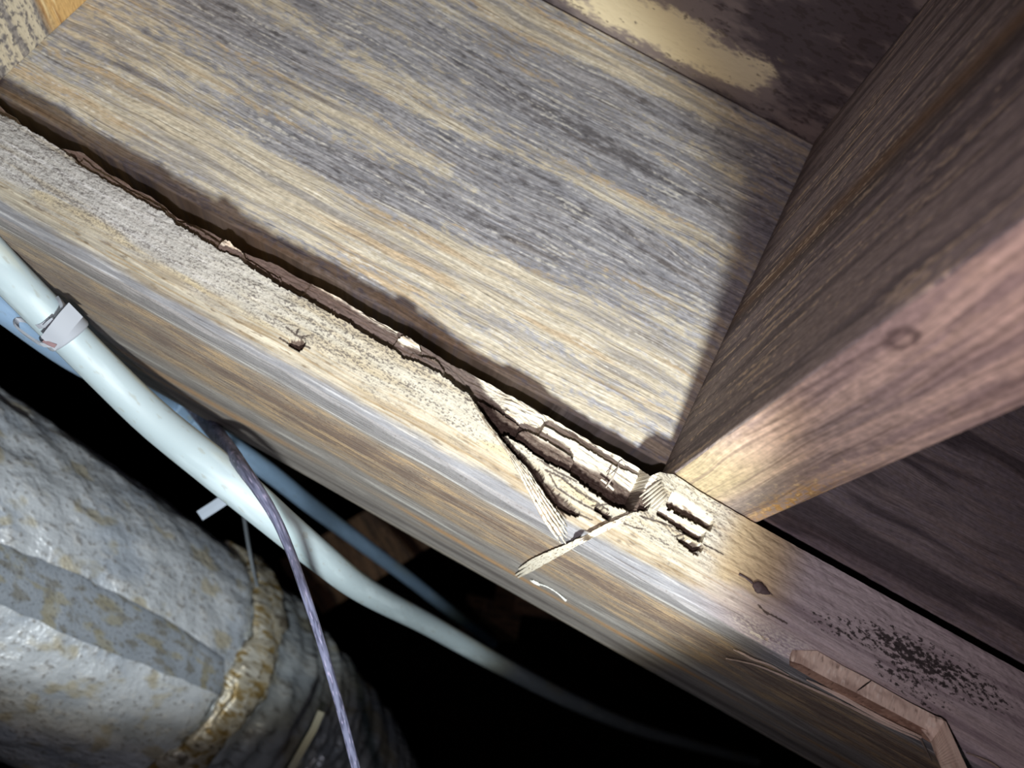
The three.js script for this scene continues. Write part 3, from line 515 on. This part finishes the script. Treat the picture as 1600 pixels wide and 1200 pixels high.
{
  const on = (px, py, o = .0012) => onPlane(px, py, 'y', YB - o), p0 = on(836, 910), t = thing('white_fluff', 'wisp of white fluff with a thin thread on the underside of the beam', 'fluff', p0), white = mat({ color: 0xe4e8e4, roughness: 1 });
  const g = new THREE.IcosahedronGeometry(0.0018, 3), p = g.attributes.position; for (let i = 0; i < p.count; i++) { const k = 1 + 0.5 * noise(p.getX(i) * 900, p.getY(i) * 900 + p.getZ(i) * 700); p.setXYZ(i, p.getX(i) * k * 1.6, p.getY(i) * k * 0.6, p.getZ(i) * k); } g.computeVertexNormals(); g.translate(p0.x, p0.y, p0.z);
  part('tuft', g, white, t); part('thread', tubeGeo([on(838, 911), on(855, 917), on(870, 926), on(884, 938)], [.0006, .0003, .0003, .0008], { seg: 40, ring: 6, rough: (a) => .0003 * noise(a * 30, 2) }), white, t);
}
{
  const grey = mat({ color: 0x9a9088, roughness: 1 }), a = onFace(966, 729, .006), t = thing('cobweb_strand', 'thin grey cobweb strand across the eaten hollow', 'cobweb', a);
  part('thread', tubeGeo([a, onFace(958, 745, .004), onFace(947, 762, .008)], .00035, { seg: 16, ring: 5 }), grey, t);
  part('thread', tubeGeo([a, onFace(958, 737, .008), onFace(948, 744, .012)], .00025, { seg: 16, ring: 5 }), grey, t);
  part('thread', tubeGeo([a, onFace(967, 722, .008), onFace(972, 718, .012)], .0003, { seg: 10, ring: 5 }), grey, t);
}

// ---------------------------------------------------------------- pipes, cable
const pipeTex = texture(1024, 128, (u, v) => { const g = fbm(u * 14, v * 6, 4), e = fbm(u * 90, v * 20, 3); setC([172, 190, 198]); mixC([188, 206, 214], ss(0, 0.5, g)); mixC([186, 176, 140], ss(0.1, 0.5, fbm(u * 9 + 4, v * 3, 3)) * ss(0.35, 0.1, Math.abs(v - 0.5)) * 0.4); mixC([150, 150, 140], ss(0.42, 0.6, e) * 0.35); return 0.5 + 0.2 * e; }, THREE.RepeatWrapping);
M.pipe = mat({ map: pipeTex.map, roughness: 0.5 });
M.pipeBlue = mat({ map: pipeTex.map, color: new THREE.Color(0.60, 0.74, 1.0), roughness: 0.5 });
const path = (l) => l.map(([x, y, d]) => at(x, y, d));
const onward = (l, far) => { const p = path(l), d = p[0].clone().sub(p[1]).normalize(); return [p[0].clone().addScaledVector(d, far), ...p]; };
{
  const root = thing('water_pipe', 'pale blue-white plastic pipe with a clip, sweeping down from the left under the beam', 'pipe', at(0, 417, .43));
  part('tube', tubeGeo(onward([[-130, 290, .385], [-60, 352, .412], [0, 416, .436], [60, 478, .455], [115, 533, .468], [165, 583, .48], [240, 655, .49], [340, 736, .492], [400, 786, .497], [437, 818, .505], [500, 870, .54], [558, 915, .595], [667, 974, .74], [775, 1035, .87], [900, 1099, 1.1], [1000, 1140, 1.35], [1090, 1166, 1.6], [1180, 1190, 1.9]], .5), [.0105, .0105, .0105, .0106, .0108, .0110, .0112, .0116, .0120, .0114, .0107, .0102, .01, .01, .01, .0105, .0105, .0105, .0105], { seg: 220, ring: 24 }), M.pipe, root);
  // the clip: a ring round the pipe, a plate on its flank, a looped ear and two raised tabs
  const clipM = mat({ color: 0x9ea5b0, roughness: 0.7 }), a = at(85, 503, .461), b = at(135, 553, .473), ax = b.clone().sub(a).normalize(), mid = at(100, 517, .465);
  const prof = [[-.0050, .0110], [-.0050, .0124], [-.0038, .0130], [.0038, .0130], [.0050, .0124], [.0050, .0110]].map(([y, r]) => new THREE.Vector2(r, y));
  const q = new THREE.Quaternion().setFromUnitVectors(V(0, 1, 0), ax);
  const g = new THREE.LatheGeometry([...prof, prof[0]], 40); g.applyQuaternion(q); g.translate(mid.x, mid.y, mid.z);
  const clip = part('pipe_clip', g, clipM, root, 'grey pipe clip with a looped ear');
  const strip = (pts, wDir, w, th) => loft(pts.map((p, i) => { const d = (pts[Math.min(i + 1, pts.length - 1)].clone().sub(pts[Math.max(i - 1, 0)])).normalize(), n = d.clone().cross(wDir).normalize(); return [p.clone().addScaledVector(wDir, -w / 2).addScaledVector(n, -th / 2), p.clone().addScaledVector(wDir, w / 2).addScaledVector(n, -th / 2), p.clone().addScaledVector(wDir, w / 2).addScaledVector(n, th / 2), p.clone().addScaledVector(wDir, -w / 2).addScaledVector(n, th / 2)]; }));
  const smooth = (l, n = 24) => new THREE.CatmullRomCurve3(path(l)).getPoints(n);
  subpart('loop', strip(smooth([[88, 538, 0.4520], [66, 538, 0.4510], [42, 524, 0.4520], [26, 510, 0.4540], [27, 500, 0.4580], [38, 500, 0.4580], [50, 508, 0.4530], [66, 509, 0.4500], [80, 500, 0.4485]]), ax, .0032, .0012), clipM, beam0(root), clip);
  subpart('plate', strip(smooth([[118, 484, 0.4500], [104, 500, 0.4475], [90, 518, 0.4465], [76, 536, 0.4485]]), ax, .0105, .0022), clipM, beam0(root), clip);
  for (const l of [[[93, 468, 0.4550], [98, 476, 0.4515], [101, 486, 0.4495]], [[72, 512, 0.4490], [78, 506, 0.4475], [86, 500, 0.4470]]]) subpart('tab', strip(smooth(l, 8), ax, .0042, .0018), clipM, beam0(root), clip);
  subpart('rust_mark', strip(smooth([[68, 532, 0.4468], [77, 537, 0.4468], [87, 541, 0.4475]], 8), V(0, 1, 0), .0022, .0006), mat({ color: 0x8d7478, roughness: .9 }), beam0(root), clip);
}
function beam0(r) { return r; }
{
  const root = thing('conduit', 'thinner bluish pipe running behind the nearer pale pipe, blurred', 'pipe', at(280, 640, .62));
  part('tube', tubeGeo(onward([[-90, 410, .47], [0, 476, .50], [110, 556, .57], [200, 604, .66], [275, 642, .73], [345, 686, .77], [414, 733, .82], [480, 785, .90], [548, 836, 1.02], [640, 905, 1.2], [700, 952, 1.36], [770, 1004, 1.6]], .6), .0095, { seg: 120, ring: 18 }), M.pipeBlue, root);
  const a = at(262, 630, .718), b = at(292, 652, .742), ax = b.clone().sub(a), m = a.clone().add(b).multiplyScalar(.5), g = new THREE.LatheGeometry([[.0094, -.012], [.0122, -.012], [.0130, -.010], [.0122, -.007], [.0122, .007], [.0130, .010], [.0122, .012], [.0094, .012]].map(([r, y]) => new THREE.Vector2(r, y)), 28);
  g.applyQuaternion(new THREE.Quaternion().setFromUnitVectors(V(0, 1, 0), ax.normalize())); g.translate(m.x, m.y, m.z);
  part('coupling', g, M.pipeBlue, root);
}
{
  const sheath = texture(512, 64, (u, v) => { const f = fbm(u * 60, v * 10, 3); setC([110, 114, 140]); mixC([76, 78, 100], ss(-0.1, 0.4, f)); mixC([168, 160, 190], ss(0.35, 0.55, noise(u * 200, v * 14)) * 0.7); return 0.5 + 0.3 * f; }, THREE.RepeatWrapping);
  const l = [[262, 588, .72], [298, 628, .672], [330, 668, .59], [360, 704, .51], [384, 738, .47], [404, 766, .458], [432, 812, .450], [455, 865, .44], [478, 930, .42], [500, 998, .44], [518, 1060, .45], [538, 1130, .47], [560, 1215, .49], [585, 1300, .52]];
  const c = mesh('cable', tubeGeo(path(l), [.0075, .0075, .0070, .0060, .0052, .0046, .0038, .0033, .0031, .0029, .0029, .0029, .0029, .0029], { seg: 160, ring: 14, flat: 0.75, twist: 2.4, rough: (t, p) => 0.00015 * noise(t * 120, p * 2) }), mat({ map: sheath.map, bumpMap: sheath.bump, bumpScale: .0004, roughness: .55 }));
  tag(c, 'slate violet cable hanging down in front of the pale pipe', 'cable');
}

// ---------------------------------------------------------------- the air duct
const ductTex = texture(1024, 1024, (u, v) => {              // u along, v round; dirt, dust and corrosion
  const a = fbm(u * 22, v * 30, 4, .6), b = fbm(u * 70, v * 90, 3, .6), c = fbm(u * 6, v * 9, 3);
  setC([218, 227, 236]); mixC([180, 194, 212], ss(0, .5, c) * .6); mixC([232, 236, 238], ss(.1, .5, a) * .6); mixC([128, 126, 124], ss(.15, .5, b + .35 * a - .1) * .55); mixC([190, 176, 136], ss(.15, .5, fbm(u * 12 + 7, v * 16, 3) - .05) * .5);
  return .5 + .4 * a + .25 * b;
}, THREE.RepeatWrapping);
const ductM = mat({ map: ductTex.map, bumpMap: ductTex.bump, bumpScale: .0022, metalness: .2, roughness: .42 });
const foilM = mat({ map: ductTex.map, color: 0xd8dad8, bumpMap: ductTex.bump, bumpScale: .005, metalness: .35, roughness: .35 });
{
  const R = .146, A = at(-24, 888, .79), B = at(262, 1036, .94), dir = B.clone().sub(A).normalize(), S = A.clone().addScaledVector(dir, -.75), len = S.distanceTo(B);
  let e1 = V(0, 1, 0); e1.addScaledVector(dir, -e1.dot(dir)).normalize(); const e2 = dir.clone().cross(e1);
  const skin = (s, ph, off = 0) => {                         // s metres from the far left, ph round
    const k = R + off + .0045 * fbm(s * 9, ph * 3.5, 3) + .0022 * fbm(s * 34, ph * 5, 3) + .003 * ss(len - .12, len, s) * noise(ph * 9, s * 8) - .010 * ss(len - .035, len - .005, s);
    return S.clone().addScaledVector(dir, s).addScaledVector(e1, Math.cos(ph) * k).addScaledVector(e2, Math.sin(ph) * k);
  };
  const root = thing('air_duct', 'large silvery insulated air duct with a grey tape strip, speckled with dirt', 'duct', A);
  part('sleeve', gridGeo(161, 240, (i, j) => skin(j / 239 * len, (i % 160) / 160 * Math.PI * 2), (i, j) => [j / 239 * len * 2, i / 160 * 2]), ductM, root);
  // the tape that runs along the sleeve: found where the sleeve passes it
  const find = (px, py) => { let best = 1e9, r; for (let s = .3; s <= len; s += .005) for (let ph = 0; ph < 6.283; ph += .02) { const p = skin(s, ph), n = p.clone().sub(S).addScaledVector(dir, -s); if (n.dot(EYE.clone().sub(p)) < 0) continue; const q = toPx(p), d = (q[0] - px) ** 2 + (q[1] - py) ** 2; if (d < best) { best = d; r = [s, ph]; } } return r; };
  const E = [[-10, 846, 940], [125, 899, 998], [280, 981, 1062], [345, 1028, 1086]].map(([x, a, b]) => [find(x, a), find(x, b)]);
  const uw = (p, q) => { while (p - q > Math.PI) p -= 2 * Math.PI; while (q - p > Math.PI) p += 2 * Math.PI; return p; };
  const ref = E[0][0][1];
  const edgeAt = (t, k) => { const n = E.length - 1, x = t * n; if (x < 0) { const a = E[0][k], b = E[1][k]; return [a[0] + (b[0] - a[0]) * x, uw(a[1], ref) + (uw(b[1], ref) - uw(a[1], ref)) * x]; } const i = Math.min(n - 1, Math.floor(x)), f = x - i; return [lerp(E[i][k][0], E[i + 1][k][0], f), lerp(uw(E[i][k][1], ref), uw(E[i + 1][k][1], ref), f)]; };
  const tapeTex = texture(512, 128, (u, v) => { const a = fbm(u * 10, v * 5, 4), b = fbm(u * 50, v * 20, 3); setC([146, 156, 168]); mixC([122, 124, 122], ss(0, .5, a)); mixC([150, 144, 118], ss(.15, .5, fbm(u * 6 + 3, v * 3, 3)) * .6); mixC([70, 68, 68], ss(.35, .55, b) * .6); return .5 + .3 * b; }, THREE.RepeatWrapping);
  part('tape_strip', gridGeo(13, 90, (i, j) => { const t = lerp(-.9, 1, j / 89), a = edgeAt(t, 0), b = edgeAt(t, 1), f = i / 12 + (i === 0 || i === 12 ? .03 * noise(t * 14, i) : 0), e = i === 0 || i === 12 ? .0006 : .0022; return skin(lerp(a[0], b[0], f), lerp(a[1], b[1], f), e); }, (i, j) => [j / 89 * 3, i / 12]), mat({ map: tapeTex.map, bumpMap: tapeTex.bump, bumpScale: .001, roughness: .6 }), root, 'strip of dull grey tape along the duct');
  // the crumpled collar where the sleeve ends
  const collarTex = texture(512, 128, (u, v) => { const a = fbm(u * 16, v * 4, 4, .6); setC([196, 192, 176]); mixC([150, 128, 80], ss(-.1, .4, a)); mixC([226, 226, 216], ss(.1, .4, fbm(u * 26 + 4, v * 5, 3))); mixC([84, 76, 64], ss(.25, .5, -a) * .7); return .5 + .5 * a; }, THREE.RepeatWrapping);
  const ringC = B.clone().addScaledVector(dir, .004);
  part('collar', gridGeo(25, 181, (i, j) => { const ph = (j % 180) / 180 * Math.PI * 2, a = (i % 24) / 24 * Math.PI * 2, r = .0125 + .006 * fbm(ph * 2.6, Math.cos(a) * 1.5 + 3, 3) + .0025 * fbm(ph * 9, Math.sin(a) * 3, 3), k = R - .001 + r * Math.cos(a) * .75; return ringC.clone().addScaledVector(dir, r * Math.sin(a) * 1.9 + .012 * noise(ph * 1.3, 4)).addScaledVector(e1, Math.cos(ph) * k).addScaledVector(e2, Math.sin(ph) * k); }, (i, j) => [j / 180 * 4, i / 24]), mat({ map: collarTex.map, bumpMap: collarTex.bump, bumpScale: .003, metalness: .3, roughness: .4 }), root, 'yellowed crumpled collar');
  // the bare foil hose beyond the collar, bending down and away
  const hose = [B.clone().addScaledVector(dir, -.02), B.clone().addScaledVector(dir, .06), at(395, 1120, 1.06), at(490, 1215, 1.14), at(570, 1340, 1.22)];
  part('foil_hose', tubeGeo(hose, [.138, .138, .134, .13, .128], { seg: 140, ring: 120, rough: (t, p) => .004 * Math.sin(t * 150 + 1.2 * noise(p * 2, t * 6)) * .5 + .008 * fbm(t * 22, Math.cos(p) * 4 + Math.sin(p) * 3, 4, .6) }), foilM, root, 'crumpled dark foil hose beyond the collar');
}
{ // hanger strap, stray strips
  const strapM = mat({ color: 0x8e98a2, roughness: .5, metalness: .4 });
  tag(mesh('hanger_strap', tubeGeo(path([[350, 560, .90], [362, 690, .87], [374, 770, .86], [380, 800, .875], [388, 850, .89], [397, 896, .895], [402, 915, .90]]), .0036, { seg: 40, ring: 10, flat: .5 }), strapM), 'narrow grey strap hanging down to the collar of the duct', 'strap');
  const f = (a, w, th) => { const n = a.length, rings = []; for (let i = 0; i < n; i++) { const d = a[Math.min(i + 1, n - 1)].clone().sub(a[Math.max(i - 1, 0)]).normalize(), v = EYE.clone().sub(a[i]).normalize(), s = d.clone().cross(v).normalize(); const p = (x, o) => a[i].clone().addScaledVector(s, x).addScaledVector(v, o); rings.push([p(-w, -th), p(w, -th), p(w, th), p(0, th * 1.8), p(-w, th)]); } return loft(rings); };
  tag(mesh('pipe_strap', f(path([[372, 764, .62], [352, 780, .62], [334, 792, .622], [312, 806, .625]]), .0042, .0008), mat({ color: 0xaebccd, roughness: .6 })), 'short pale strap end poking out below the near pipe', 'strap');
  const hay = mat({ color: 0x9a9a8a, roughness: .8 });
  tag(mesh('torn_strip', f(path([[502, 1112, .80], [490, 1140, .79], [474, 1168, .785], [456, 1200, .78], [436, 1236, .78]]), .0034, .0006), hay), 'pale torn strip hanging in front of the foil hose', 'strip');
}
{ // dim timbers far behind, and a stray thread
  const far = (name, px, py, d, sx, sy, sz, rz, ry, label, cat) => { const g = new RoundedBoxGeometry(sx, sy, sz, 2, .004); planar(g, 3); const m = mesh(name, g, M.wood); m.position.copy(at(px, py, d)); m.rotation.set(0, ry, rz); return tag(m, label, cat); };
  far('timber_post', 575, 850, 1.75, .14, .5, .1, -.5, .3, 'dim brown timber just visible in the dark behind the bluish pipe', 'timber');
  far('wood_block', 850, 928, 1.5, .16, .085, .09, .36, .35, 'dim grey wood block right under the far edge of the beam', 'block');
  far('wood_block', 768, 966, 1.72, .10, .08, .08, .34, .5, 'dim grey wood block lower left of the other dim block', 'block');
}
renderer.render(scene, camera);
